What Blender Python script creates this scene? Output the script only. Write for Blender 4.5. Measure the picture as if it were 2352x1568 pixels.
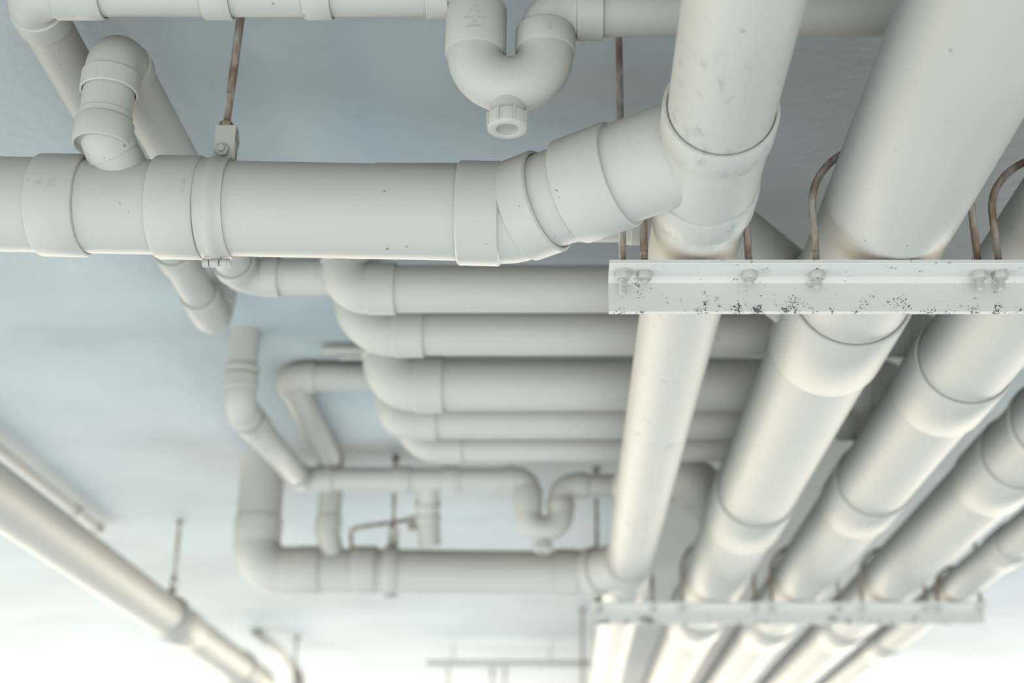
import bpy, bmesh, math, random
from mathutils import Vector, Matrix
random.seed(7)
for o in list(bpy.data.objects):
    bpy.data.objects.remove(o)
SC = bpy.context.scene
COL = SC.collection
V = Vector
# ------------------------------------------------------------------ camera
F = 3267.0                       # 50 mm lens on a 36 mm frame, in pixels of a 2352 px wide frame
TILT = math.radians(21.33)
CX, CY = 1290.0, 784.0
camd = bpy.data.cameras.new('camera')
cam = bpy.data.objects.new('camera', camd)
COL.objects.link(cam)
cam.location = (0, 0, 0)
cam.rotation_euler = (math.radians(90) + TILT, 0, 0)
camd.sensor_width = 36.0
camd.lens = F / 2352 * 36.0
camd.shift_x = (1176 - CX) / 2352
camd.clip_start = 0.05
camd.clip_end = 60
camd.dof.use_dof = True
camd.dof.focus_distance = 1.68
camd.dof.aperture_fstop = 3.2
SC.camera = cam
SC.view_settings.view_transform = 'Standard'
SC.view_settings.look = 'None'
SC.view_settings.exposure = 0.08
SC.view_settings.gamma = 1.0
SC.view_settings.use_curve_mapping = False

# ------------------------------------------------------------------ world: daylight reaching the level from around and below (pale deck, open sides)
world = bpy.data.worlds.new('world')
SC.world = world
world.use_nodes = True
nt = world.node_tree
nt.nodes.clear()
wo = nt.nodes.new('ShaderNodeOutputWorld')
bg = nt.nodes.new('ShaderNodeBackground')
tc = nt.nodes.new('ShaderNodeTexCoord')
nt.links.new(bg.outputs[0], wo.inputs[0])
LOBES = [   # azimuth (0 = view direction, 90 = right), elevation, exponent, colour
    (180, -37, 9, (5.3, 6.15, 6.45)),
    (-90, -38, 9, (2.2, 3.0, 3.7)),
    (90, -42, 9, (2.2, 2.95, 3.35)),
]
prev = None
for az, el, ex, colr in LOBES:
    az, el = math.radians(az), math.radians(el)
    dp = nt.nodes.new('ShaderNodeVectorMath'); dp.operation = 'DOT_PRODUCT'
    dp.inputs[1].default_value = (math.sin(az) * math.cos(el), math.cos(az) * math.cos(el), math.sin(el))
    nt.links.new(tc.outputs['Generated'], dp.inputs[0])
    mx = nt.nodes.new('ShaderNodeMath'); mx.operation = 'MAXIMUM'; mx.inputs[1].default_value = 0.0
    nt.links.new(dp.outputs['Value'], mx.inputs[0])
    pw = nt.nodes.new('ShaderNodeMath'); pw.operation = 'POWER'; pw.inputs[1].default_value = ex
    nt.links.new(mx.outputs[0], pw.inputs[0])
    sc_ = nt.nodes.new('ShaderNodeVectorMath'); sc_.operation = 'SCALE'
    sc_.inputs[0].default_value = colr
    nt.links.new(pw.outputs[0], sc_.inputs['Scale'])
    if prev is None:
        prev = sc_
    else:
        ad = nt.nodes.new('ShaderNodeVectorMath'); ad.operation = 'ADD'
        nt.links.new(prev.outputs[0], ad.inputs[0]); nt.links.new(sc_.outputs[0], ad.inputs[1])
        prev = ad
nt.links.new(prev.outputs[0], bg.inputs['Color'])

def area(name, loc, target, sx_, sy_, color, power):
    l = bpy.data.lights.new(name, 'AREA')
    l.shape = 'RECTANGLE'
    l.size, l.size_y = sx_, sy_
    l.color = color
    l.energy = power
    o = bpy.data.objects.new(name, l)
    COL.objects.link(o)
    o.location = loc
    o.rotation_euler = (V(target) - V(loc)).to_track_quat('-Z', 'Y').to_euler()
    return o
# daylight through the open facade at the far end of the level and through the left side openings
LAMPS = [
    ('daylight_far_opening', (0.5, 12.5, 0.0), (0.2, 9.0, 1.2), 18, 1.8, (1.0, 0.90, 0.75), 1980),
    ('daylight_left_opening', (-6.5, 3.2, -1.4), (0.2, 2.4, 0.9), 9, 2.6, (1.0, 0.95, 0.72), 390),
    ('added_fill_right_far', (8.0, 9.5, -1.2), (1.0, 7.5, 1.0), 6, 2.6, (1.0, 0.92, 0.76), 230),  # added fill lamp, no opening here: brightens the far ceiling between the pipes
    ('daylight_left_far_opening', (-6.5, 7.5, -1.6), (0.2, 5.0, 1.0), 5, 2.6, (1.0, 0.85, 0.6), 45),
]
for L_ in LAMPS:
    area(*L_)

# ------------------------------------------------------------------ helpers
def ray(px, py):
    xc = (px - CX) / F
    yc = (CY - py) / F
    return V((xc, math.cos(TILT) - yc * math.sin(TILT), math.sin(TILT) + yc * math.cos(TILT)))
def at_z(px, py, z):
    r = ray(px, py)
    return r * (z / r.z)
def y_under(py, z):
    return at_z(CX, py, z).y

def principled(name, color, rough=0.5, spec=0.5, metal=0.0):
    m = bpy.data.materials.new(name)
    m.use_nodes = True
    b = m.node_tree.nodes['Principled BSDF']
    b.inputs['Base Color'].default_value = (*color, 1)
    b.inputs['Roughness'].default_value = rough
    b.inputs['Specular IOR Level'].default_value = spec
    b.inputs['Metallic'].default_value = metal
    return m, m.node_tree, b
PAINT = (0.37, 0.335, 0.292)
def coords(nt, scale=(1, 1, 1)):
    g = nt.nodes.new('ShaderNodeNewGeometry')
    mp = nt.nodes.new('ShaderNodeMapping')
    mp.inputs['Scale'].default_value = scale
    nt.links.new(g.outputs['Position'], mp.inputs[0])
    return mp.outputs[0]
def noise(nt, vec, scale, detail=2, rough=0.5):
    n = nt.nodes.new('ShaderNodeTexNoise')
    n.inputs['Scale'].default_value = scale
    n.inputs['Detail'].default_value = detail
    n.inputs['Roughness'].default_value = rough
    nt.links.new(vec, n.inputs['Vector'])
    return n.outputs['Fac']
def ramp(nt, fac, stops):
    r = nt.nodes.new('ShaderNodeValToRGB')
    e = r.color_ramp.elements
    e[0].position, e[0].color = stops[0][0], (*stops[0][1], 1)
    e[1].position, e[1].color = stops[-1][0], (*stops[-1][1], 1)
    for p, c in stops[1:-1]:
        k = e.new(p)
        k.color = (*c, 1)
    nt.links.new(fac, r.inputs[0])
    return r.outputs[0]
def mixc(nt, fac, a, b, mode='MIX'):
    m = nt.nodes.new('ShaderNodeMix')
    m.data_type = 'RGBA'
    m.blend_type = mode
    if isinstance(fac, float):
        m.inputs[0].default_value = fac
    else:
        nt.links.new(fac, m.inputs[0])
    for s, i in ((a, 6), (b, 7)):
        if isinstance(s, tuple):
            m.inputs[i].default_value = (*s, 1)
        else:
            nt.links.new(s, m.inputs[i])
    return m.outputs[2]
def bump(nt, b, h, strength, dist):
    k = nt.nodes.new('ShaderNodeBump')
    k.inputs['Strength'].default_value = strength
    k.inputs['Distance'].default_value = dist
    nt.links.new(h, k.inputs['Height'])
    nt.links.new(k.outputs[0], b.inputs['Normal'])

def mat_paint(name, color=PAINT, rough=0.57, specks=0.72, smudge=False):
    m, n, b = principled(name, color, rough, 0.26)
    v = coords(n)
    big = noise(n, v, 5, 3)
    c = ramp(n, big, [(0.3, tuple(x * 0.965 for x in color)), (0.7, color)])
    sp = noise(n, v, 95, 1)
    c = mixc(n, ramp(n, sp, [(specks + 0.055, (0, 0, 0)), (specks + 0.085, (0.75, 0.75, 0.75))]), c, (0.14, 0.12, 0.10))
    if smudge:
        s1 = noise(n, coords(n, (1, 0.5, 1)), 60, 4, 0.65)
        s2 = noise(n, v, 9, 1)
        mul = n.nodes.new('ShaderNodeMath'); mul.operation = 'MULTIPLY'
        n.links.new(ramp(n, s1, [(0.54, (0, 0, 0)), (0.66, (1, 1, 1))]), mul.inputs[0])
        n.links.new(ramp(n, s2, [(0.50, (0, 0, 0)), (0.60, (0.6, 0.6, 0.6))]), mul.inputs[1])
        c = mixc(n, mul.outputs[0], c, (0.215, 0.22, 0.215))
    n.links.new(c, b.inputs['Base Color'])
    bump(n, b, noise(n, v, 420, 2), 0.35, 0.0006)
    return m
M = {}
M['pvc'] = mat_paint('painted_pvc')
M['pvc_smudged'] = mat_paint('painted_pvc_smudged', smudge=True)
M['steel_paint'] = mat_paint('painted_steel', tuple(x * 0.98 for x in PAINT), 0.5)
def mat_bar():
    m, n, b = principled('chipped_painted_steel', PAINT, 0.5, 0.35)
    BARP = (0.47, 0.43, 0.385)
    v = coords(n)
    g = n.nodes.new('ShaderNodeNewGeometry')
    sp = n.nodes.new('ShaderNodeSeparateXYZ')
    n.links.new(g.outputs['Position'], sp.inputs[0])
    # chips crowd near the lower edge of the hanging flange
    zr = n.nodes.new('ShaderNodeMapRange')
    zr.inputs['From Min'].default_value = 0.661
    zr.inputs['From Max'].default_value = 0.700
    zr.inputs['To Min'].default_value = 0.0
    zr.inputs['To Max'].default_value = 0.20
    n.links.new(sp.outputs['Z'], zr.inputs['Value'])
    band = noise(n, coords(n, (1, 1, 0.6)), 48, 2, 0.5)
    fine = noise(n, v, 420, 3, 0.6)
    a1 = n.nodes.new('ShaderNodeMath'); a1.operation = 'SUBTRACT'
    n.links.new(band, a1.inputs[0]); n.links.new(zr.outputs[0], a1.inputs[1])
    a2 = n.nodes.new('ShaderNodeMath'); a2.operation = 'MULTIPLY'
    n.links.new(a1.outputs[0], a2.inputs[0]); n.links.new(fine, a2.inputs[1])
    chips = ramp(n, a2.outputs[0], [(0.292, (0, 0, 0)), (0.312, (1, 1, 1))])
    tiny = ramp(n, noise(n, coords(n, (0.6, 1, 1)), 190, 2, 0.6), [(0.69, (0, 0, 0)), (0.715, (0.8, 0.8, 0.8))])
    c = mixc(n, tiny, BARP, (0.19, 0.17, 0.15))
    c = mixc(n, chips, c, (0.075, 0.07, 0.07))
    n.links.new(c, b.inputs['Base Color'])
    bump(n, b, noise(n, coords(n, (0.15, 1, 1)), 260, 2), 0.35, 0.0008)
    return m
M['bar'] = mat_bar()
def mat_rod():
    m, n, b = principled('weathered_steel_rod', (0.5, 0.42, 0.38), 0.55, 0.4, 0.0)
    v = coords(n, (1, 1, 0.35))
    c = ramp(n, noise(n, v, 60, 3, 0.6), [(0.38, (0.15, 0.09, 0.06)), (0.5, (0.22, 0.165, 0.125)), (0.62, (0.32, 0.27, 0.22))])
    n.links.new(c, b.inputs['Base Color'])
    bump(n, b, noise(n, v, 300, 2), 0.5, 0.0006)
    return m
M['rod'] = mat_rod()
def mat_ceiling():
    m, n, b = principled('painted_concrete', (0.70, 0.64, 0.58), 0.75, 0.2)
    v = coords(n)
    c = ramp(n, noise(n, v, 1.7, 4, 0.55), [(0.35, (0.302, 0.312, 0.310)), (0.62, (0.350, 0.360, 0.356))])
    st = ramp(n, noise(n, coords(n, (1.0, 2.2, 1)), 2.6, 5, 0.62), [(0.60, (0, 0, 0)), (0.74, (0.35, 0.35, 0.35))])
    c = mixc(n, st, c, (0.23, 0.25, 0.255))
    sp = ramp(n, noise(n, v, 45, 2), [(0.76, (0, 0, 0)), (0.80, (0.5, 0.5, 0.5))])
    c = mixc(n, sp, c, (0.18, 0.195, 0.20))
    n.links.new(c, b.inputs['Base Color'])
    h = n.nodes.new('ShaderNodeMath'); h.operation = 'ADD'
    n.links.new(noise(n, v, 6, 3), h.inputs[0])
    n.links.new(noise(n, v, 60, 3), h.inputs[1])
    bump(n, b, h.outputs[0], 0.25, 0.006)
    return m
M['ceiling'] = mat_ceiling()

# ---- things and parts
def thing(name, label, cat, loc, group=None):
    o = bpy.data.objects.new(name, None)
    o.empty_display_size = 0.05
    COL.objects.link(o)
    o.location = loc
    o['label'] = label
    o['category'] = cat
    if group:
        o['group'] = group
    return o
def mesh(name, vf, mat, parent=None, smooth=True, angle=38):
    vs, fs = vf
    off = parent
    org = V((0, 0, 0))
    while off is not None:
        org += off.location
        off = off.parent
    me = bpy.data.meshes.new(name)
    me.from_pydata([tuple(V(v) - org) for v in vs], [], fs)
    me.validate()
    bm = bmesh.new(); bm.from_mesh(me)
    bmesh.ops.recalc_face_normals(bm, faces=bm.faces)
    bm.to_mesh(me); bm.free()
    if smooth:
        me.polygons.foreach_set('use_smooth', [True] * len(me.polygons))
        me.set_sharp_from_angle(angle=math.radians(angle))
    me.materials.append(M[mat])
    o = bpy.data.objects.new(name, me)
    COL.objects.link(o)
    if parent is not None:
        o.parent = parent
    return o
def join(*parts):
    vs, fs = [], []
    for a, b in parts:
        n = len(vs)
        vs += list(a)
        fs += [tuple(i + n for i in f) for f in b]
    return vs, fs
def sweep(path, radii, seg=64, tangs=None):
    """closed solid of circular rings along a list of points"""
    P = [V(p) for p in path]
    n = len(P)
    if isinstance(radii, (int, float)):
        radii = [radii] * n
    tang = []
    for i in range(n):
        a = P[max(i - 1, 0)]
        b = P[min(i + 1, n - 1)]
        d = (b - a)
        tang.append(d.normalized() if d.length > 1e-9 else V((0, 0, 1)))
    for i in range(n):                                  # equal points (radius steps) borrow a neighbour's tangent
        if (P[min(i + 1, n - 1)] - P[max(i - 1, 0)]).length < 1e-9 and i:
            tang[i] = tang[i - 1]
    if tangs:
        tang = tangs
    ref = V((0, 0, 1)) if abs(tang[0].z) < 0.9 else V((0, 1, 0))
    x = tang[0].cross(ref).normalized()
    vs, fs = [], []
    for i in range(n):
        x = (x - tang[i] * x.dot(tang[i])).normalized()
        y = tang[i].cross(x)
        for k in range(seg):
            t = 2 * math.pi * k / seg
            vs.append(P[i] + (x * math.cos(t) + y * math.sin(t)) * radii[i])
    for i in range(n - 1):
        for k in range(seg):
            a, b = i * seg + k, i * seg + (k + 1) % seg
            fs.append((a, b, b + seg, a + seg))
    fs.append(tuple(range(seg)))
    fs.append(tuple((n - 1) * seg + k for k in range(seg)))
    return vs, fs
def lathe(p, d, prof, seg=64):
    """prof: list of (distance along d, radius)"""
    p, d = V(p), V(d).normalized()
    P = [p + d * s for s, r in prof]
    ref = V((0, 0, 1)) if abs(d.z) < 0.9 else V((0, 1, 0))
    x = d.cross(ref).normalized()
    y = d.cross(x)
    vs, fs = [], []
    for (s, r), q in zip(prof, P):
        for k in range(seg):
            t = 2 * math.pi * k / seg
            vs.append(q + (x * math.cos(t) + y * math.sin(t)) * max(r, 1e-5))
    n = len(prof)
    for i in range(n - 1):
        for k in range(seg):
            a, b = i * seg + k, i * seg + (k + 1) % seg
            fs.append((a, b, b + seg, a + seg))
    fs.append(tuple(range(seg)))
    fs.append(tuple((n - 1) * seg + k for k in range(seg)))
    return vs, fs
def box(c, s, ax=None):
    c = V(c)
    X, Y, Z = (V((1, 0, 0)), V((0, 1, 0)), V((0, 0, 1))) if ax is None else ax
    vs = [c + X * s[0] / 2 * i + Y * s[1] / 2 * j + Z * s[2] / 2 * k for i in (-1, 1) for j in (-1, 1) for k in (-1, 1)]
    fs = [(0, 1, 3, 2), (4, 6, 7, 5), (0, 4, 5, 1), (2, 3, 7, 6), (0, 2, 6, 4), (1, 5, 7, 3)]
    return vs, fs
def prism(poly, d, thick_from, thick_to):
    """extrude a polygon (list of 3-D points) from +d*from to +d*to"""
    d = V(d).normalized()
    n = len(poly)
    vs = [V(p) + d * thick_from for p in poly] + [V(p) + d * thick_to for p in poly]
    fs = [tuple(range(n)), tuple(range(n, 2 * n))] + [(i, (i + 1) % n, n + (i + 1) % n, n + i) for i in range(n)]
    return vs, fs
def arcpts(a, node, b, R, n=14):
    """fillet of radius R at node between directions a->node and node->b ; returns points and the tangent length"""
    d1 = (V(node) - V(a)).normalized()
    d2 = (V(b) - V(node)).normalized()
    ang = d1.angle(d2)
    T = R * math.tan(ang / 2)
    p0 = V(node) - d1 * T
    nrm = (d2 - d1 * d1.dot(d2)).normalized()
    c = p0 + nrm * R
    pts = []
    for i in range(n + 1):
        t = ang * i / n
        pts.append(c - nrm * R * math.cos(t) + d1 * R * math.sin(t))
    return pts, T, d1, d2
def elbow_mesh(a, node, b, R, r, Ls=0.03, k=1.13, kb=1.045, seg=64, Ls2=None):
    pts, T, d1, d2 = arcpts(a, node, b, R)
    Ls2 = Ls if Ls2 is None else Ls2
    rs, rb = r * k, r * kb
    bev = min(0.0025, r * 0.04)
    s, e = pts[0], pts[-1]
    path = [s - d1 * (Ls - 0.006), s - d1 * Ls, s - d1 * Ls, s - d1 * (Ls - bev), s - d1 * (bev * 1.2), s] if Ls > 0 else [s]
    rad = [r * 1.001, r + 0.0014, rs - bev, rs, rs, rb] if Ls > 0 else [rb]
    path += pts[1:-1]
    rad += [rb] * (len(pts) - 2)
    if Ls2 > 0:
        path += [e, e + d2 * (bev * 1.2), e + d2 * (Ls2 - bev), e + d2 * Ls2, e + d2 * Ls2, e + d2 * (Ls2 - 0.006)]
        rad += [rb, rs, rs, rs - bev, r + 0.0014, r * 1.001]
    else:
        path += [e]; rad += [rb]
    ang = d1.angle(d2)
    n1 = 6 if Ls > 0 else 1
    nrm = (d2 - d1 * d1.dot(d2)).normalized()
    tg = [d1] * n1
    m_ = len(pts) - 2
    for i in range(m_):
        t = ang * (i + 1) / (len(pts) - 1)
        tg.append((d1 * math.cos(t) + nrm * math.sin(t)).normalized())
    tg += [d2] * (len(path) - n1 - m_)
    return sweep(path, rad, seg, tg)
def sleeve(p0, p1, r, k=1.1, seg=64, bev=None, taper=0.0):
    p0, p1 = V(p0), V(p1)
    L = (p1 - p0).length
    bev = bev or min(0.0025, r * 0.045)
    return lathe(p0, p1 - p0, [(0.006, r * 1.001), (0, r + 0.0014), (0, r * k - bev), (bev * .3, r * k - bev * .3), (bev, r * k), (L - bev, r * k + taper), (L - bev * .3, r * k + taper - bev * .3), (L, r * k + taper - bev), (L, r + 0.0014), (L - 0.006, r * 1.001)], seg)
def run(root, nodes, r, mat='pvc', bends=None, seg=64, k=1.13, Ls=0.03, first='pipe'):
    """straight pipes plus one elbow fitting at each inner node"""
    bends = bends or {}
    N = [V(n) for n in nodes]
    cuts = {}
    for i in range(1, len(N) - 1):
        o = bends.get(i, {})
        R = o.get('R', r * 1.5)
        em = elbow_mesh(N[i - 1], N[i], N[i + 1], R, r, Ls=o.get('Ls', Ls), Ls2=o.get('Ls2', o.get('Ls', Ls)), k=o.get('k', k), seg=seg)
        mesh('elbow', em, mat, root)
        _, T, _, _ = arcpts(N[i - 1], N[i], N[i + 1], R)
        cuts[i] = T
    for i in range(len(N) - 1):
        d = (N[i + 1] - N[i]).normalized()
        a = N[i] + d * cuts.get(i, 0)
        b = N[i + 1] - d * cuts.get(i + 1, 0)
        L = (b - a).length
        m = max(2, int(L / 0.25))
        mesh('pipe', sweep([a.lerp(b, j / m) for j in range(m + 1)], r, seg), mat, root)
def on(a, b, axis, val):
    a, b = V(a), V(b)
    t = (val - a[axis]) / (b[axis] - a[axis])
    return a.lerp(b, t)

def emboss(txt, mat, parent, axis_pt, axis, radial, radius, size, up_along_axis=True, h=0.0005, roll=0.0):
    """raised moulded lettering wrapped round a cylinder. axis_pt: point on the axis under the centre of the word"""
    cu = bpy.data.curves.new('lettering', 'FONT')
    cu.body = txt
    cu.size = size
    cu.align_x = 'CENTER'; cu.align_y = 'CENTER'
    cu.offset = size * 0.012
    cu.extrude = h
    tmp = bpy.data.objects.new('lettering', cu)
    COL.objects.link(tmp)
    dg = bpy.context.evaluated_depsgraph_get()
    me = bpy.data.meshes.new_from_object(tmp.evaluated_get(dg))
    bpy.data.objects.remove(tmp)
    axis = V(axis).normalized(); radial = V(radial)
    radial = (radial - axis * radial.dot(axis)).normalized()
    tan = axis.cross(radial)
    vs = []
    ca, sa = math.cos(roll), math.sin(roll)
    for v in me.vertices:
        u, w = v.co.x, v.co.y
        u, w = u * ca - w * sa, u * sa + w * ca
        if up_along_axis:
            along, around = w, u
        else:
            along, around = u, -w
        t = around / radius
        vs.append(V(axis_pt) + axis * along + (radial * math.cos(t) + tan * math.sin(t)) * (radius + v.co.z))
    fs = [tuple(p.vertices) for p in me.polygons]
    bpy.data.meshes.remove(me)
    return mesh('lettering', (vs, fs), mat, parent, smooth=False)

def thread_prof(z0, z1, r, pitch=0.0015, depth=0.0007):
    pr = []
    s = z0
    while s < z1:
        pr += [(s, r - depth), (s + pitch * 0.5, r)]
        s += pitch
    pr.append((z1, r - depth))
    return pr
def hexnut(c, d, af, h, hole=None):
    """hexagonal nut: chamfered prism, axis d, c = centre of the face it starts from"""
    d = V(d).normalized()
    ref = V((0, 0, 1)) if abs(d.z) < 0.9 else V((0, 1, 0))
    x = d.cross(ref).normalized(); y = d.cross(x)
    R = af / 2 / math.cos(math.pi / 6)
    vs, fs = [], []
    off = 0.26
    for s, rr in ((0, R), (h * 0.82, R), (h, R * 0.86)):
        for k in range(6):
            t = math.pi / 3 * k + off
            vs.append(V(c) + d * s + (x * math.cos(t) + y * math.sin(t)) * rr)
    for i in range(2):
        for k in range(6):
            a, b = i * 6 + k, i * 6 + (k + 1) % 6
            fs.append((a, b, b + 6, a + 6))
    fs.append(tuple(range(6))); fs.append(tuple(range(12, 18)))
    return vs, fs

# ------------------------------------------------------------------ the ceiling slab
CEIL = 1.08
cm = box((0.0, 4.6, CEIL + 0.12), (17, 14.0, 0.24))
c_ = mesh('ceiling', cm, 'ceiling', smooth=False)
c_['kind'] = 'structure'

# ------------------------------------------------------------------ the five big parallel drain pipes on the right
BOT = 0.715
COLS = []
def big_pipe(x, z, r, y0, y1, label, coups, mat='pvc', name='drain_pipe', kc=1.075):
    t = thing(name, label, 'pipe', (x, y0, z), 'parallel drain pipes resting on the support bars')
    m = 24
    mesh('pipe', sweep([V((x, y0 + (y1 - y0) * j / m, z)) for j in range(m + 1)], r, 96), mat, t)
    for a, b in coups:
        mesh('coupling', sleeve((x, a, z), (x, b, z), r, kc, 96), mat, t)
    return t
Z1, R1, X1 = 0.777, 0.057, 0.169
Z2, R2, X2 = 0.798, 0.083, 0.410
Z3, R3, X3 = 0.790, 0.0752, 0.636
Z4, R4, X4 = 0.786, 0.0708, 0.867
Z5, R5, X5 = 0.760, 0.0441, 1.038
def yy(py, z, r, k=1.075):
    return y_under(py, z - r * k)
YEND = 9.4
zc2 = (Z2, R2)
p1 = big_pipe(X1, Z1, R1, 0.55, YEND, 'slim white drain pipe nearest the middle, joined by a wye above the near bar',
              [], 'pvc_smudged')
p2 = big_pipe(X2, Z2, R2, 0.55, YEND, 'thickest white drain pipe, second from the left over the near support bar',
              [(yy(800, Z2, R2), yy(912, Z2, R2)), (yy(1216, Z2, R2), yy(1275, Z2, R2)), (yy(1457, Z2, R2), yy(1490, Z2, R2))])
p3 = big_pipe(X3, Z3, R3, 0.9, YEND, 'white drain pipe just right of the thickest pipe, third along the far bar',
              [(yy(932, Z3, R3), yy(1005, Z3, R3)), (yy(1190, Z3, R3), yy(1238, Z3, R3)), (yy(1470, Z3, R3), yy(1500, Z3, R3))])
p4 = big_pipe(X4, Z4, R4, 1.2, YEND, 'white drain pipe fourth along the far bar, just left of the thin outermost pipe',
              [(yy(1060, Z4, R4) , yy(1068, Z4, R4)+.0), (yy(1127, Z4, R4), yy(1187, Z4, R4)), (yy(1476, Z4, R4), yy(1500, Z4, R4))])
p5 = big_pipe(X5, Z5, R5, 1.6, YEND, 'thin white drain pipe outermost on the right end of the far bar',
              [(yy(1288, Z5, R5), yy(1314, Z5, R5)), (yy(1500, Z5, R5), yy(1525, Z5, R5))])

# wye fittings of pipe one
def wye_on_p1(A, Bp, ys, far=False):
    """ys: socket ranges along the run"""
    K = 1.1
    for a, b in ys:
        mesh('socket', sleeve((X1, a, Z1), (X1, b, Z1), R1, K, 96, bev=0.003), 'pvc_smudged' if not far else 'pvc', p1)
    body = lathe((X1, ys[0][1] - 0.004, Z1), (0, 1, 0), [(0, R1), (0.0, R1 * 1.045), (ys[1][0] - ys[0][1] + .008, R1 * 1.045), (ys[1][0] - ys[0][1] + .008, R1)], 96)
    mesh('wye', body, 'pvc', p1)
yb = [(y_under(365, 0.7145), y_under(414, 0.7145)), (y_under(522, 0.7145), y_under(566, 0.7145))]
wye_on_p1(None, None, yb)
ybf = [(3.46, 3.515), (3.66, 3.72)]
wye_on_p1(None, None, ybf, True)

# ------------------------------------------------------------------ main drain lines that cross and join pipe one
def main_line(dY, first):
    r = 0.057
    zx = lambda X: 0.7625 + (-0.152 - X) * 0.0258
    if first:
        A = V((-0.060, 1.528 + dY, zx(-0.06)))
        B = at_z(1652, 316, 0.793)
        L = V((-1.02, 1.536 + dY, zx(-1.02)))
        lab = 'thick white pipe crossing the upper left, bending into the wye near the middle'
        t = thing('branch_drain_pipe', lab, 'pipe', A)
        nodes = [L, A, B - (B - A).normalized() * 0.035]
        run(t, nodes, r, bends={1: {'R': 0.045, 'Ls': 0.052, 'Ls2': 0.040, 'k': 1.10}}, seg=96)
        d = (B - A).normalized()
    else:
        A = V((0.060, 1.540 + dY, 0.770))
        B = V((0.165, 1.455 + dY, 0.777))
        top = V((-0.783, 3.594, CEIL))
        L = V((-0.783, 3.594, 0.777))
        lab = 'thick white pipe crossing behind with a rounded elbow at its left end, blurred'
        t = thing('branch_drain_pipe', lab, 'pipe', L)
        run(t, [top, L, A, B], r, bends={1: {'R': 0.075, 'Ls': 0.062, 'Ls2': 0.05, 'k': 1.07}, 2: {'R': 0.05, 'Ls': 0.06, 'Ls2': 0.03, 'k': 1.1}}, seg=64)
        d = (B - A).normalized()
    return t, A, B, L, d, zx
ma, A, B, L, dAB, zx = main_line(0, True)
# couplings on the near line, by their place along it
def ptx(x, y0=1.53):
    return V((x, 1.536 + (x + 1.02) / 0.96 * -0.008, zx(x)))
def px2x(px, t=1.66):
    return (px - CX) / F * t
mesh('coupling', sleeve(ptx(px2x(58)), ptx(px2x(172)), 0.057, 1.085, 96, bev=0.004), 'pvc', ma)
mesh('coupling', sleeve(ptx(px2x(336)), ptx(px2x(448)), 0.057, 1.095, 96, bev=0.004), 'pvc', ma)
def along(a, d, s):
    return V(a) + d * s
def s_for_px(px):
    best = None
    for i in range(400):
        s = i * 0.001
        q = along(A, dAB, s)
        t = q.y * math.cos(TILT) + q.z * math.sin(TILT)
        x = CX + F * q.x / t
        if best is None or abs(x - px) < best[0]:
            best = (abs(x - px), s)
    return best[1]
s0, s1 = s_for_px(1312), s_for_px(1428)
mesh('socket', sleeve(along(A, dAB, s0), along(A, dAB, s1), 0.057, 1.115, 96, bev=0.003), 'pvc', ma)
mesh('wye_branch', lathe(along(A, dAB, s1 - .002), dAB, [(0, 0.057), (0.0, 0.0588), ((B - A).length - s1 - 0.02, 0.0588)], 96), 'pvc', ma)
RADF = V((0, -0.75, -0.66))
for txt, px, sz, rl in (('PVC', 88, .0055, 0), ('KS M', 99, .0055, 0)):
    emboss(txt, 'pvc', ma, ptx(px2x(px, 1.62)), (1, 0, 0), V((0, -1, -0.02)), 0.057 * 1.085, sz, True, h=0.0004)
ringc = ptx(px2x(66, 1.62))
emboss('O', 'pvc', ma, ringc, (1, 0, 0), V((0, -1, -0.02)), 0.057 * 1.085, 0.011, True, h=0.0004)
emboss('ks', 'pvc', ma, ringc, (1, 0, 0), V((0, -1, -0.02)), 0.057 * 1.085, 0.004, True, h=0.0004)
emboss('youtiii', 'pvc', ma, ptx(px2x(404, 1.62)), (-1, 0, 0), V((0, -1, -0.05)), 0.057 * 1.095, 0.0085, True, h=0.0005)

mb, A2, B2, L2, d2, _ = main_line(2.064, False)
for pa, pb in ((676, 732), (806, 862)):
    a = V((px2x(pa, 3.6), 3.594, 0.777)); b = V((px2x(pb, 3.6), 3.594, 0.777))
    mesh('coupling', sleeve(a, b, 0.057, 1.085, 64), 'pvc', mb)

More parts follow.
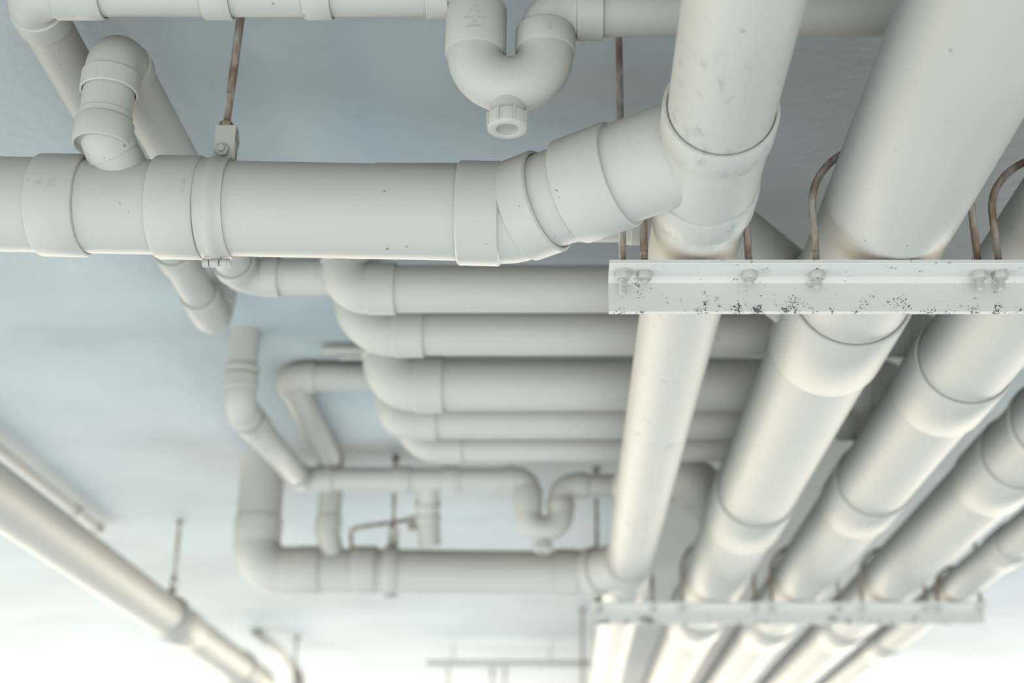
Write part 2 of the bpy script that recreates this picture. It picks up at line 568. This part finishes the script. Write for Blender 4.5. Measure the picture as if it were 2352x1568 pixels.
# ------------------------------------------------------------------ trap lines (two inch), near and far
def trap_line(Y, dx, z_in, z_out, label, name, cups, x_end, near=True, left=None, seg=64):
    r, rb = 0.030, 0.0325
    xl, xr = -0.100 + dx, -0.019 + dx
    zb = z_in - 0.128          # axis height of the lowest point of the bend
    R = (xr - xl) / 2
    t = thing(name, label, 'pipe', ((xl + xr) / 2, Y, zb))
    # inlet
    nodes = list(left) + [V((xl, Y, z_in)), V((xl, Y, zb + R))]
    nb = len(nodes)
    b = {i: {'R': 0.034, 'Ls': 0.03, 'k': 1.13} for i in range(1, nb - 1)}
    b[nb - 2] = {'R': 0.032, 'Ls': 0.027, 'Ls2': 0.0, 'k': 1.13}
    run(t, nodes, r, bends=b, seg=seg)
    # u bend
    pts = [V((xl, Y, zb + R + 0.012))] + [V((xl + R - R * math.cos(a), Y, zb + R - R * math.sin(a))) for a in [math.pi * i / 28 for i in range(29)]] + [V((xr, Y, zb + R + 0.012))]
    mesh('trap_bend', sweep(pts, rb, seg), 'pvc', t)
    # sockets of the two legs
    mesh('socket', sleeve((xl, Y, z_in - 0.088), (xl, Y, z_in - 0.026), r, 1.185, seg), 'pvc', t).name = 'socket'
    mesh('socket', sleeve((xr, Y, z_in - 0.085), (xr, Y, z_in - 0.056), r, 1.17, seg), 'pvc', t)
    # outlet elbow + pipe
    run(t, [V((xr, Y, zb + R)), V((xr, Y, z_out)), V((x_end, Y, z_out))], r, bends={1: {'R': 0.036, 'Ls': 0.0, 'Ls2': 0.032, 'k': 1.15}}, seg=seg)
    # clean-out
    cx_ = (xl + xr) / 2 - 0.002
    mesh('cleanout_neck', lathe((cx_, Y, zb), (0, 0, -1), [(0, 0.0205), (0.046, 0.0205)], seg), 'pvc', t)
    zc = zb - 0.040
    cap = thing_cap(cx_, Y, zc, t, seg)
    for a, b_ in cups:
        mesh('coupling', sleeve((a, Y, z_in), (b_, Y, z_in), r, 1.13, seg), 'pvc', t)
    return t
def thing_cap(cx_, Y, zc, t, seg):
    ro = 0.0232
    prof = [(0, 0.018), (0.0, ro - .001), (0.001, ro), (0.017, ro), (0.0185, ro * 0.965), (0.0195, ro * 0.90), (0.0195, 0.0140), (0.0185, 0.0125), (0.010, 0.0118), (0.004, 0.010), (0.004, 0.0005)]
    c = mesh('cleanout_cap', lathe((cx_, Y, zc), (0, 0, -1), prof, seg), 'pvc', t)
    ribs = []
    for k in range(8):
        a = math.pi * 2 * k / 8 + 0.35
        d = V((math.cos(a), math.sin(a), 0))
        e = V((-math.sin(a), math.cos(a), 0))
        ribs.append(box(V((cx_, Y, zc - 0.0085)) + d * (ro + 0.0003), (0.003, 0.0026, 0.0165), (d, e, V((0, 0, 1)))))
    mesh('grip_rib', join(*ribs), 'pvc', c, smooth=False)
    return c

# near trap with the long run along the top edge and the leg that goes away at the far left
YT = 1.417
xT = lambda px: (px - CX) / F * 1.655
E1 = V((-0.632, YT, 0.998))
E2 = V((-0.6415, 2.44, 0.99))
Etop = V((-0.6415, 2.44, CEIL))
tl = trap_line(YT, 0.0, 0.998, 0.970, 'white pipe along the top edge with a sharp U trap and capped clean-out', 'trap_drain_pipe',
               [(xT(158), xT(222)), (xT(455), xT(522)), (xT(690), xT(755))], 0.62, True, left=[Etop, E2, E1])
a_ = on(E1, E2, 1, y_under(655, 0.96)); b_ = on(E1, E2, 1, y_under(655, 0.96) + 0.06)
mesh('coupling', sleeve(on(E1, E2, 1, 2.30), on(E1, E2, 1, 2.40), 0.030, 1.13, 64), 'pvc', tl)
mesh('coupling', sleeve(on(E1, E2, 1, 2.12), on(E1, E2, 1, 2.17), 0.030, 1.13, 64), 'pvc', tl)
for txt, dz, sz in (('PVC', -0.052, .0062), ('SSP.U-TRAP', -0.060, .0050), ('65', -0.0655, .0036), ('MMICIERK', -0.0715, .0042)):
    emboss(txt, 'pvc', tl, (-0.1, YT, 0.998 + dz), (0, 0, 1), (0.0, -1, 0), 0.030 * 1.185, sz, True, h=0.0004)
emboss('O', 'pvc', tl, (-0.1, YT, 0.998 - 0.0450), (0, 0, 1), (0, -1, 0), 0.030 * 1.185, 0.0085, True, h=0.0004)
emboss('ks', 'pvc', tl, (-0.1, YT, 0.998 - 0.0445), (0, 0, 1), (0, -1, 0), 0.030 * 1.185, 0.0038, True, h=0.0004)
emboss('09/60', 'pvc', tl, (-0.1, YT, 0.998 - 0.0330), (0, 0, 1), (0, -1, 0), 0.030 * 1.185, 0.0062, False, h=0.0004)
emboss('(S)(S)', 'pvc', tl, (-0.019, YT, 0.998 - 0.0700), (0, 0, 1), (0.15, -1, 0), 0.030 * 1.17, 0.0058, False, h=0.0004)

# far trap line
Yf = 3.481
f_top = V((-0.647, 2.707, CEIL))
f1 = V((-0.647, 2.707, 0.915))
f2 = V((-0.662, Yf, 0.985))
tf = trap_line(Yf, 0.016, 0.985, 0.968, 'blurred white pipe with a small U trap, above the far thick pipe', 'trap_drain_pipe',
               [((740 - CX) / F * 3.6, (765 - CX) / F * 3.6), ((900 - CX) / F * 3.6, (942 - CX) / F * 3.6), ((1015 - CX) / F * 3.6, (1055 - CX) / F * 3.6)],
               0.20, False, left=[f_top, f1, f2], seg=48)
mesh('coupling', sleeve(on(f1, f2, 1, 2.80), on(f1, f2, 1, 2.90), 0.030, 1.13, 48), 'pvc', tf)
mesh('coupling', sleeve((-0.647, 2.707, 0.99), (-0.647, 2.707, 1.0), 0.030, 1.16, 48), 'pvc', tf)
# drop from the far trap line's tee, bending down to the thick pipe behind
dx0 = (985 - CX) / F * 3.6
run(tf, [V((dx0, Yf, 0.985)), V((dx0 - 0.006, Yf + 0.055, 0.915)), V((dx0 - 0.0, Yf + 0.085, 0.835))], 0.028, bends={1: {'R': 0.05, 'Ls': 0.02, 'k': 1.13}}, seg=48)
# wide 45 degree branch at its right end, entering the thickest pipe
mesh('reducer', lathe((0.150, Yf - 0.02, 0.962), V((0.09, -0.20, -0.022)), [(0, 0.030), (0.02, 0.036), (0.09, 0.055), (0.12, 0.056)], 48), 'pvc', tf)
run(tf, [V((0.19, 3.31, 0.937)), V((0.305, 3.255, 0.93)), V((0.42, 3.42, 0.83))], 0.056, bends={1: {'R': 0.05, 'Ls': 0.02, 'Ls2': 0.028, 'k': 1.10}}, seg=48)

# ------------------------------------------------------------------ vent-like risers joining the main lines
def riser_line(label, main_top, zrun, Yr, X, Yend, endX, near):
    t = thing('vent_drain_pipe', label, 'pipe', (X, Yr, main_top))
    r = 0.030
    if near:
        nodes = [V((X + 0.030, Yr + 0.050, main_top - 0.045)), V((X, Yr, main_top + 0.006)), V((X, Yr, zrun)), V((X + 0.012, Yend, zrun)), V((endX, Yend, zrun))]
        b = {1: {'R': 0.055, 'Ls': 0.0, 'Ls2': 0.0}, 2: {'R': 0.036, 'Ls': 0.025, 'Ls2': 0.02, 'k': 1.13}, 3: {'R': 0.036, 'Ls': 0.028}}
        run(t, nodes, r, bends=b)
        mesh('coupling', sleeve((X, Yr, 0.822), (X, Yr, 0.8535), r, 1.14, 64), 'pvc', t)
    else:
        nodes = [V((endX, Yend, zrun)), V((X + 0.008, Yend, zrun)), V((X + 0.004, Yr, zrun - 0.002)), V((X, Yr, 0.868)), V((X + 0.012, Yr + 0.02, main_top - 0.02))]
        b = {1: {'R': 0.034, 'Ls': 0.025}, 2: {'R': 0.034, 'Ls': 0.02}, 3: {'R': 0.03, 'Ls': 0.03, 'Ls2': 0.0}}
        run(t, nodes, r, bends=b, seg=48)
    return t
riser_line('white pipe with two collars rising upright from the near thick pipe at the upper left', 0.832, 0.955, 1.475, -0.541, 2.15, -0.345, True)
riser_line('blurred white pipe dropping from an elbow into the far thick pipe', 0.834, 1.044, 3.556, -0.597, 2.887, -0.375, False)

# ------------------------------------------------------------------ the row of pipes with elbows that turn up into the ceiling
ZR = 0.925
K = ZR / 0.87
rows = [
    ('front', 2.006, 0.0366, 733, (845, 910), 0.330, 0.040, 'largest-looking white cross pipe of the elbow row, directly under the near thick pipe'),
    ('second', 2.187, 0.038, 760, (905, 975), 0.335, 0.042, 'white cross pipe second in the stepped row of elbows, partly behind the front one'),
    ('third', 2.443, 0.0478, 830, (955, 1020), 0.312, 0.050, 'wider white cross pipe in the middle of the stepped row of elbows'),
    ('fourth', 2.648, 0.038, 862, (945, 1005), 0.322, 0.036, 'white cross pipe fourth in the stepped row, just below the wider one'),
    ('last', 2.83, 0.030, 905, (1005, 1062), 0.310, 0.034, 'thin white cross pipe hindmost and lowest in the stepped row of elbows'),
]
for nm, Y, r, xo, (ca, cb), xr_, R, lab in rows:
    Y *= K; r *= K; R *= K * 1.25
    tt = Y * math.cos(TILT) + ZR * math.sin(TILT)
    xa, xb = (ca - CX) / F * tt, (cb - CX) / F * tt
    xr = (xo - CX) / F * tt + r * 1.06
    R = max(0.03, min(R, xa - xr))
    t = thing('elbow_drain_pipe', lab, 'pipe', (xr, Y, ZR), 'stepped row of cross pipes with elbows')
    xe, ze = (X3 + 0.01, Z3 + R3 - 0.01) if nm in ('second', 'third', 'fourth') else (X2, Z2 + R2 - 0.02)
    run(t, [V((xr, Y, CEIL)), V((xr, Y, ZR)), V((xe, Y, ZR)), V((xe, Y, ze))], r,
        bends={1: {'R': (xa - xr), 'Ls': 0.02, 'Ls2': xb - xa, 'k': 1.10}, 2: {'R': r * 1.02, 'Ls': 0.03, 'Ls2': 0.0, 'k': 1.10}}, seg=64)
# the pipe mostly hidden behind the near thick one, bending 45 degrees into the thickest pipe
t = thing('hidden_drain_pipe', 'white pipe mostly hidden behind the near thick pipe, its collar showing beside the bar', 'pipe', (-0.254, 1.758, 0.892))
H0, H1, H2 = V((-0.254, 1.758, 0.892)), V((0.165, 1.758, 0.892)), V((0.42, 2.03, 0.825))
run(t, [H0, H1, H2], 0.0545, bends={1: {'R': 0.05, 'Ls': 0.05, 'Ls2': 0.035, 'k': 1.08}})
mesh('coupling', sleeve((0.0815, 1.758, 0.892), (0.118, 1.758, 0.892), 0.0545, 1.07), 'pvc', t)
mesh('end_cap', lathe(H0 + V((-0.012, 0, 0)), (1, 0, 0), [(0, 0.02), (0, 0.045), (0.004, 0.050), (0.012, 0.0545), (0.02, 0.0545)]), 'pvc', t)

# ------------------------------------------------------------------ long pipe on the far left
t = thing('drain_pipe', 'long white pipe slanting across the lower left corner, hung from the ceiling', 'pipe', (-1.189, 1.2, 0.787))
mesh('pipe', sweep([V((-1.189, 1.2 + j * 0.5, 0.787)) for j in range(10)] + [V((-1.189, 5.32, 0.787))], 0.059, 64), 'pvc', t)
mesh('coupling', sleeve((-1.189, y_under(1468, 0.728), 0.787), (-1.189, y_under(1492, 0.728), 0.787), 0.059, 1.07), 'pvc', t)
yl = y_under(1545, 0.728)
run(t, [V((-1.189, 5.30, 0.787)), V((-1.189, 5.46, 0.787)), V((-1.189, 5.46, 0.25))], 0.0585, bends={1: {'R': 0.085, 'Ls': 0.06}})
t = thing('conduit', 'thin white conduit running close to the ceiling beside the long lower left pipe', 'conduit', (-1.42, 1.6, 1.055))
mesh('tube', sweep([V((-1.42, 1.5 + j * 0.4, 1.052)) for j in range(8)], 0.0125, 32), 'pvc', t)
for yk in (4.05, 4.26):
    mesh('strap', sleeve((-1.42, yk, 1.052), (-1.42, yk + 0.025, 1.052), 0.0125, 1.35, 32), 'steel_paint', t)
t = thing('flexible_conduit', 'thin hose arching from the ceiling beside the end of the lower left pipe', 'conduit', (-1.22, 5.8, 1.07))
P0 = at_z(588, 1455, 1.075)
pts = [P0 + V((0, 0, 0.0)), at_z(588, 1462, 1.045), at_z(600, 1466, 1.03), at_z(625, 1482, 1.02), at_z(652, 1507, 1.01), at_z(675, 1530, 0.99), at_z(686, 1552, 0.95), at_z(689, 1580, 0.88), at_z(688, 1610, 0.8)]
def spline(pts, n=8):
    out = []
    for i in range(len(pts) - 1):
        p0 = pts[max(i - 1, 0)]; p1_ = pts[i]; p2_ = pts[i + 1]; p3_ = pts[min(i + 2, len(pts) - 1)]
        for k in range(n):
            u = k / n
            out.append(0.5 * ((2 * p1_) + (p2_ - p0) * u + (2 * p0 - 5 * p1_ + 4 * p2_ - p3_) * u * u + (3 * p1_ - p0 - 3 * p2_ + p3_) * u ** 3))
    out.append(pts[-1])
    return out
mesh('hose', sweep(spline([V(p) for p in pts]), 0.021, 20), 'pvc', t)
mesh('ceiling_rose', lathe(V((P0.x, P0.y, CEIL)), (0, 0, -1), [(0, 0.024), (0.012, 0.024), (0.03, 0.016)], 24), 'steel_paint', t)
# thin faucet-like cross tube beside the far drop
t = thing('supply_tube', 'thin dark-edged tube crossing between the far pipes behind the hanger rod', 'tube', (-0.4, 3.8, 0.95))
za = 0.93
q = [at_z(806, 1220, za), at_z(822, 1212, za), at_z(850, 1207, za), at_z(900, 1200, za), at_z(962, 1190, za)]
mesh('tube', sweep(spline([V(p) for p in q]), 0.006, 20), 'rod', t)
e = q[-1]
mesh('stub', lathe(V((e.x - 0.012, e.y, e.z + 0.004)), (0, 0, -1), [(0, 0.017), (0.038, 0.017)], 24), 'pvc', t)
mesh('drop', sweep([V(q[0]), V(q[0]) + V((0.004, 0, -0.05))], 0.006, 20), 'rod', t)

# faint far cross pipe and far hanger rods of the next bay
t = thing('far_cross_pipe', 'faint thin pipe crossing the bottom edge in the bright distance', 'pipe', (-0.6, 6.9, 1.0))
yq = at_z(1100, 1524, 1.0).y
mesh('pipe', sweep([V((-0.62, yq, 1.0)), V((-0.2, yq, 1.0)), V((0.14, yq, 1.0))], 0.014, 32), 'pvc', t)
for xs in (-0.5, -0.05):
    mesh('strap', box((xs, yq, 1.048), (0.008, 0.004, 0.066)), 'steel_paint', t, smooth=False)
t = thing('ceiling_conduit', 'dark-shadowed thin conduit on the ceiling left of the stepped elbows', 'conduit', (-0.5, 2.5, 1.06))
yq = at_z(770, 806, 1.06).y
mesh('tube', sweep([V((-0.50, yq, 1.062)), V((-0.3, yq, 1.062)), V((-0.1, yq, 1.062)), V((0.3, yq, 1.062))], 0.009, 32), 'pvc', t)
mesh('tube', sweep([V((-0.47, yq + .05, 1.066)), V((-0.3, yq + .05, 1.066)), V((0.3, yq + .05, 1.066))], 0.007, 32), 'pvc', t)

# ------------------------------------------------------------------ support bars, rods, nuts and u bolts
ZB = 0.713                                  # top of the bars
def support_bar(Y, x0, x1, label):
    t = thing('support_bar', label, 'bar', ((x0 + x1) / 2, Y, ZB), 'angle steel bars carrying the parallel pipes')
    w, th = 0.050, 0.005
    # outline of the angle in the Y-Z plane: flat flange on top, hanging flange at the far side
    pr = [(0, 0), (w, 0), (w, -w), (w - th * 0.7, -w), (w - th, -w + th * .3), (w - th, -th - 0.006), (w - th - 0.002, -th - 0.002), (w - th - 0.006, -th), (0.0006, -th), (0, -th + .0006)]
    poly = [V((x0, Y + a, ZB + b)) for a, b in pr]
    mesh('angle_bar', prism(poly, (1, 0, 0), 0, x1 - x0), 'bar', t, angle=25)
    return t
YB1 = 1.556
YB2 = 3.68
support_bar(YB1, 0.0575, 1.14, 'chipped white angle steel bar in sharp focus under the big pipes')
support_bar(YB2, 0.078, 1.105, 'blurred white angle steel bar low in the frame under the far ends of the pipes')

def hanger_rod(X, Y, label, zlow, thr_top, group='rods hanging the support bars', plain_low=None, near=True):
    t = thing('hanger_rod', label, 'rod', (X, Y, zlow), group)
    pr = [(0, 0.0035), (0.001, 0.0042)] + thread_prof(0.002, thr_top - zlow, 0.0048, 0.0016 if near else 0.004) + [(thr_top - zlow, 0.0046), (CEIL - zlow, 0.0046)]
    rd = mesh('rod', lathe((X, Y, zlow), (0, 0, 1), pr, 20), 'rod', t)
    rd.data.materials.append(M['steel_paint'])
    for p_ in rd.data.polygons:
        if p_.center.z + t.location.z < ZB - 0.004:
            p_.material_index = 1
    mesh('washer', lathe((X, Y, ZB - 0.005), (0, 0, -1), [(0, 0.0125), (0.0012, 0.0125), (0.0016, 0.012)], 32), 'steel_paint', t)
    mesh('nut', hexnut((X, Y, ZB - 0.0066), (0, 0, -1), 0.017, 0.0085), 'steel_paint', t)
    mesh('washer', lathe((X, Y, ZB), (0, 0, 1), [(0, 0.0118), (0.0015, 0.0118)], 32), 'rod', t)
    mesh('nut', hexnut((X, Y, ZB + 0.0015), (0, 0, 1), 0.0165, 0.006), 'rod', t)
    mesh('ceiling_anchor', lathe((X, Y, CEIL), (0, 0, -1), [(0, 0.010), (0.014, 0.010), (0.016, 0.008)], 20), 'rod', t)
    return t
hanger_rod(0.0745, YB1 + 0.024, 'threaded rod with washer and long screw end at the left end of the near bar', ZB - 0.036, 0.80)
hanger_rod(1.11, YB1 + 0.024, 'threaded rod at the right end of the near bar beyond the frame edge', ZB - 0.036, 0.80) if False else None
hanger_rod(0.093, YB2 + 0.024, 'blurred threaded rod at the left end of the far bar', ZB - 0.03, 0.80, near=False)
hanger_rod(1.093, YB2 + 0.024, 'blurred threaded rod at the right end of the far bar', ZB - 0.03, 0.80, near=False)

def u_bolt(X, Yu, Zp, r, xl, xr, label, below, near=True):
    t = thing('u_bolt', label, 'bolt', (X, Yu, ZB), 'u bolts over the parallel pipes')
    rr = 0.0047
    n = 24
    Ra = (xr - xl) / 2
    cx_ = (xl + xr) / 2
    rz = r + 0.006
    zl = ZB + 0.022
    pts = [V((xl, Yu, zl))]
    if Zp - zl > 0.01:
        pts.append(V((xl, Yu, (zl + Zp) / 2)))
    for i in range(n + 1):
        a = math.pi * i / n
        pts.append(V((cx_ - Ra * math.cos(a), Yu, Zp + rz * math.sin(a))))
    if Zp - zl > 0.01:
        pts.append(V((xr, Yu, (zl + Zp) / 2)))
    pts.append(V((xr, Yu, zl)))
    mesh('bow', sweep(pts, rr, 20), 'rod', t)
    for x, bl in ((xl, below[0]), (xr, below[1])):
        zlow = ZB - bl
        pr = [(0, 0.0036), (0.001, 0.0042)] + thread_prof(0.002, zl - zlow, 0.0050, 0.0016 if near else 0.004)
        leg = mesh('threaded_leg', lathe((x, Yu, zlow), (0, 0, 1), pr, 20), 'rod', t)
        leg.data.materials.append(M['steel_paint'])
        for p_ in leg.data.polygons:
            if p_.center.z + t.location.z < ZB - 0.004:
                p_.material_index = 1
        mesh('nut', hexnut((x, Yu, ZB - 0.0052), (0, 0, -1), 0.0175, 0.009), 'steel_paint', t)
    return t
YU = YB1 + 0.026
u_bolt(X1, YU, Z1, R1, 0.101, 0.2285, 'u bolt over the slim pipe with the wye, legs through the near bar', (0.020, 0.022))
u_bolt(X2, YU, Z2, R2, 0.3107, 0.508, 'u bolt over the thickest pipe, legs through the near bar', (0.028, 0.030))
u_bolt(X3, YU, Z3, R3, 0.533, 0.733, 'u bolt at the right frame edge over the third pipe on the near bar', (0.030, 0.030))
YV = YB2 + 0.026
for X, Z, r, lab in ((X1, Z1, R1, 'blurred u bolt leftmost on the far bar over the slim pipe'), (X2, Z2, R2, 'blurred u bolt on the far bar over the thickest pipe'),
                     (X3, Z3, R3, 'blurred u bolt in the middle of the far bar over the third pipe'), (X4, Z4, R4, 'blurred u bolt on the far bar over the fourth pipe'), (X5, Z5, R5, 'blurred small u bolt on the far bar over the thin outermost pipe')):
    u_bolt(X, YV, Z, r, X - r - 0.012, X + r + 0.012, lab, (0.024, 0.024), False)

# ------------------------------------------------------------------ band hangers on the cross lines
def band_hanger(X, Y, Zp, r, label, near=True, w=0.034, axis=V((1, 0, 0)), rod_top=V((0, 0, 0)), ear_below=True):
    t = thing('pipe_hanger', label, 'hanger', (X, Y, Zp + r))
    side = V((0, 1, 0)) if abs(axis.x) > 0.5 else V((1, 0, 0))
    c = V((X, Y, Zp))
    rb = r + (0.0025 if ear_below else -0.0002)
    pr = [(-w / 2, r - .001), (-w / 2, rb + .0004), (-w / 2 + .003, rb + 0.001), (-w * .2, rb + .001), (-w * .12, rb + 0.0028), (w * .12, rb + .0028), (w * .2, rb + .001), (w / 2 - .003, rb + .001), (w / 2, rb + .0004), (w / 2, r - .001)]
    mesh('band', lathe(c, axis, pr, 96), 'steel_paint', t)
    if ear_below:
        eb = c + V((0, 0, -(rb + 0.005))) + side * 0.016
        mesh('hinge_lug', join(*[lathe(eb - axis * 0.016 + axis * s, axis, [(0, 0.003), (0, 0.0048), (0.0005, 0.0052), (l, 0.0052), (l + .0004, 0.0046), (l + .0004, .003)], 20) for s, l in ((0, 0.007), (0.0085, 0.0105), (0.0205, 0.0085), (0.0295, .003))]), 'steel_paint', t)
    # upright strap pair with bolt, then folded bracket that takes the rod
    top = Zp + r
    for s in (-1, 1):
        mesh('strap_plate', join(box(c + V((0, 0, r + 0.014)) + side * s * 0.0045 + axis * 0.002, (0.027, 0.0022, 0.034), (axis, side, V((0, 0, 1))))), 'steel_paint', t, smooth=False)
    ph = V((X, Y, top + 0.0175))
    fr = -side
    b = mesh('bolt', lathe(ph + fr * 0.016, -fr, [(0, 0.0025), (0.0, 0.0038), (0.001, 0.0046), (0.028, 0.0046)], 20), 'steel_paint', t)
    mesh('nut', hexnut(ph + fr * 0.0055, fr, 0.0155, 0.0065), 'steel_paint', t)
    # folded bracket
    zz = top + 0.026
    h = 0.026
    o = 0.003
    poly2 = [(-0.0065, -0.010), (-0.0085, h * 0.3), (-0.0085, h), (0.0085, h), (0.015, h * 0.55), (0.013, h * .2), (0.0065, -0.004),
             (0.0043, -0.004), (0.0108, h * .25), (0.0125, h * 0.52), (0.0073, h - 0.0022), (-0.0063, h - 0.0022), (-0.0063, h * .3), (-0.0043, -0.010)]
    poly = [V((X, Y, zz)) + side * a + V((0, 0, b_)) + axis * (0.002 - 0.0125) for a, b_ in poly2]
    mesh('folded_bracket', prism(poly, axis, 0, 0.025), 'steel_paint', t, smooth=False)
    zr = zz + h
    p0 = V((X, Y, zr - 0.006)); p1_ = V((X, Y, CEIL)) + rod_top
    d = (p1_ - p0)
    Ln = d.length
    pr = [(0, 0.0040)] + thread_prof(0.002, min(0.055, Ln * .5), 0.0048, 0.0016 if near else 0.004) + [(min(0.055, Ln * .5), 0.0052), (Ln, 0.0052)]
    mesh('rod', lathe(p0, d, pr, 20), 'rod', t)
    mesh('nut', hexnut(V((X, Y, zr)), d, 0.0150, 0.0085), 'rod', t)
    mesh('ceiling_anchor', lathe(p1_, (0, 0, -1), [(0, 0.010), (0.014, 0.010), (0.016, 0.008)], 20), 'rod', t)
    return t
XH = -0.412
band_hanger(XH, ptx(XH).y, zx(XH), 0.057, 'steel band hanger with bolt and brown-stained rod holding the near thick pipe', True, rod_top=V((0.006, 0, 0)))
XF = (897 - CX) / F * 3.62
band_hanger(XF, 3.594, 0.777, 0.057, 'blurred band hanger and rod holding the far thick pipe', False)
band_hanger(-1.175, 4.28, 0.787, 0.059, 'blurred hanger rod holding the long pipe at the lower left', False, axis=V((0, 1, 0)), ear_below=False, w=0.014)

# loose ceiling rods of the next bay
def ceiling_rod(X, Y, zlow, label):
    t = thing('ceiling_rod', label, 'rod', (X, Y, CEIL), 'faint rods in the bright distance')
    mesh('rod', sweep([V((X, Y, zlow)), V((X, Y, CEIL))], 0.006, 16), 'rod', t)
    mesh('ceiling_anchor', lathe((X, Y, CEIL), (0, 0, -1), [(0, 0.013), (0.016, 0.013)], 20), 'rod', t)
for px, py, lab in ((1030, 1524, 'faint far rod leftmost at the bottom edge'), (1131, 1538, 'faint far rod in the middle of the three at the bottom edge'), (1160, 1528, 'faint far rod rightmost of the three at the bottom edge')):
    q = at_z(px, py, CEIL)
    ceiling_rod(q.x, q.y, 0.72, lab)
q = at_z(1337, 1398, CEIL)
ceiling_rod(q.x, q.y, 0.70, 'faint long upright rod left of the slim pipe below the far bar')
q = at_z(682, 1462, CEIL)
ceiling_rod(q.x, q.y, 0.80, 'faint rod beside the arching hose at the lower left')
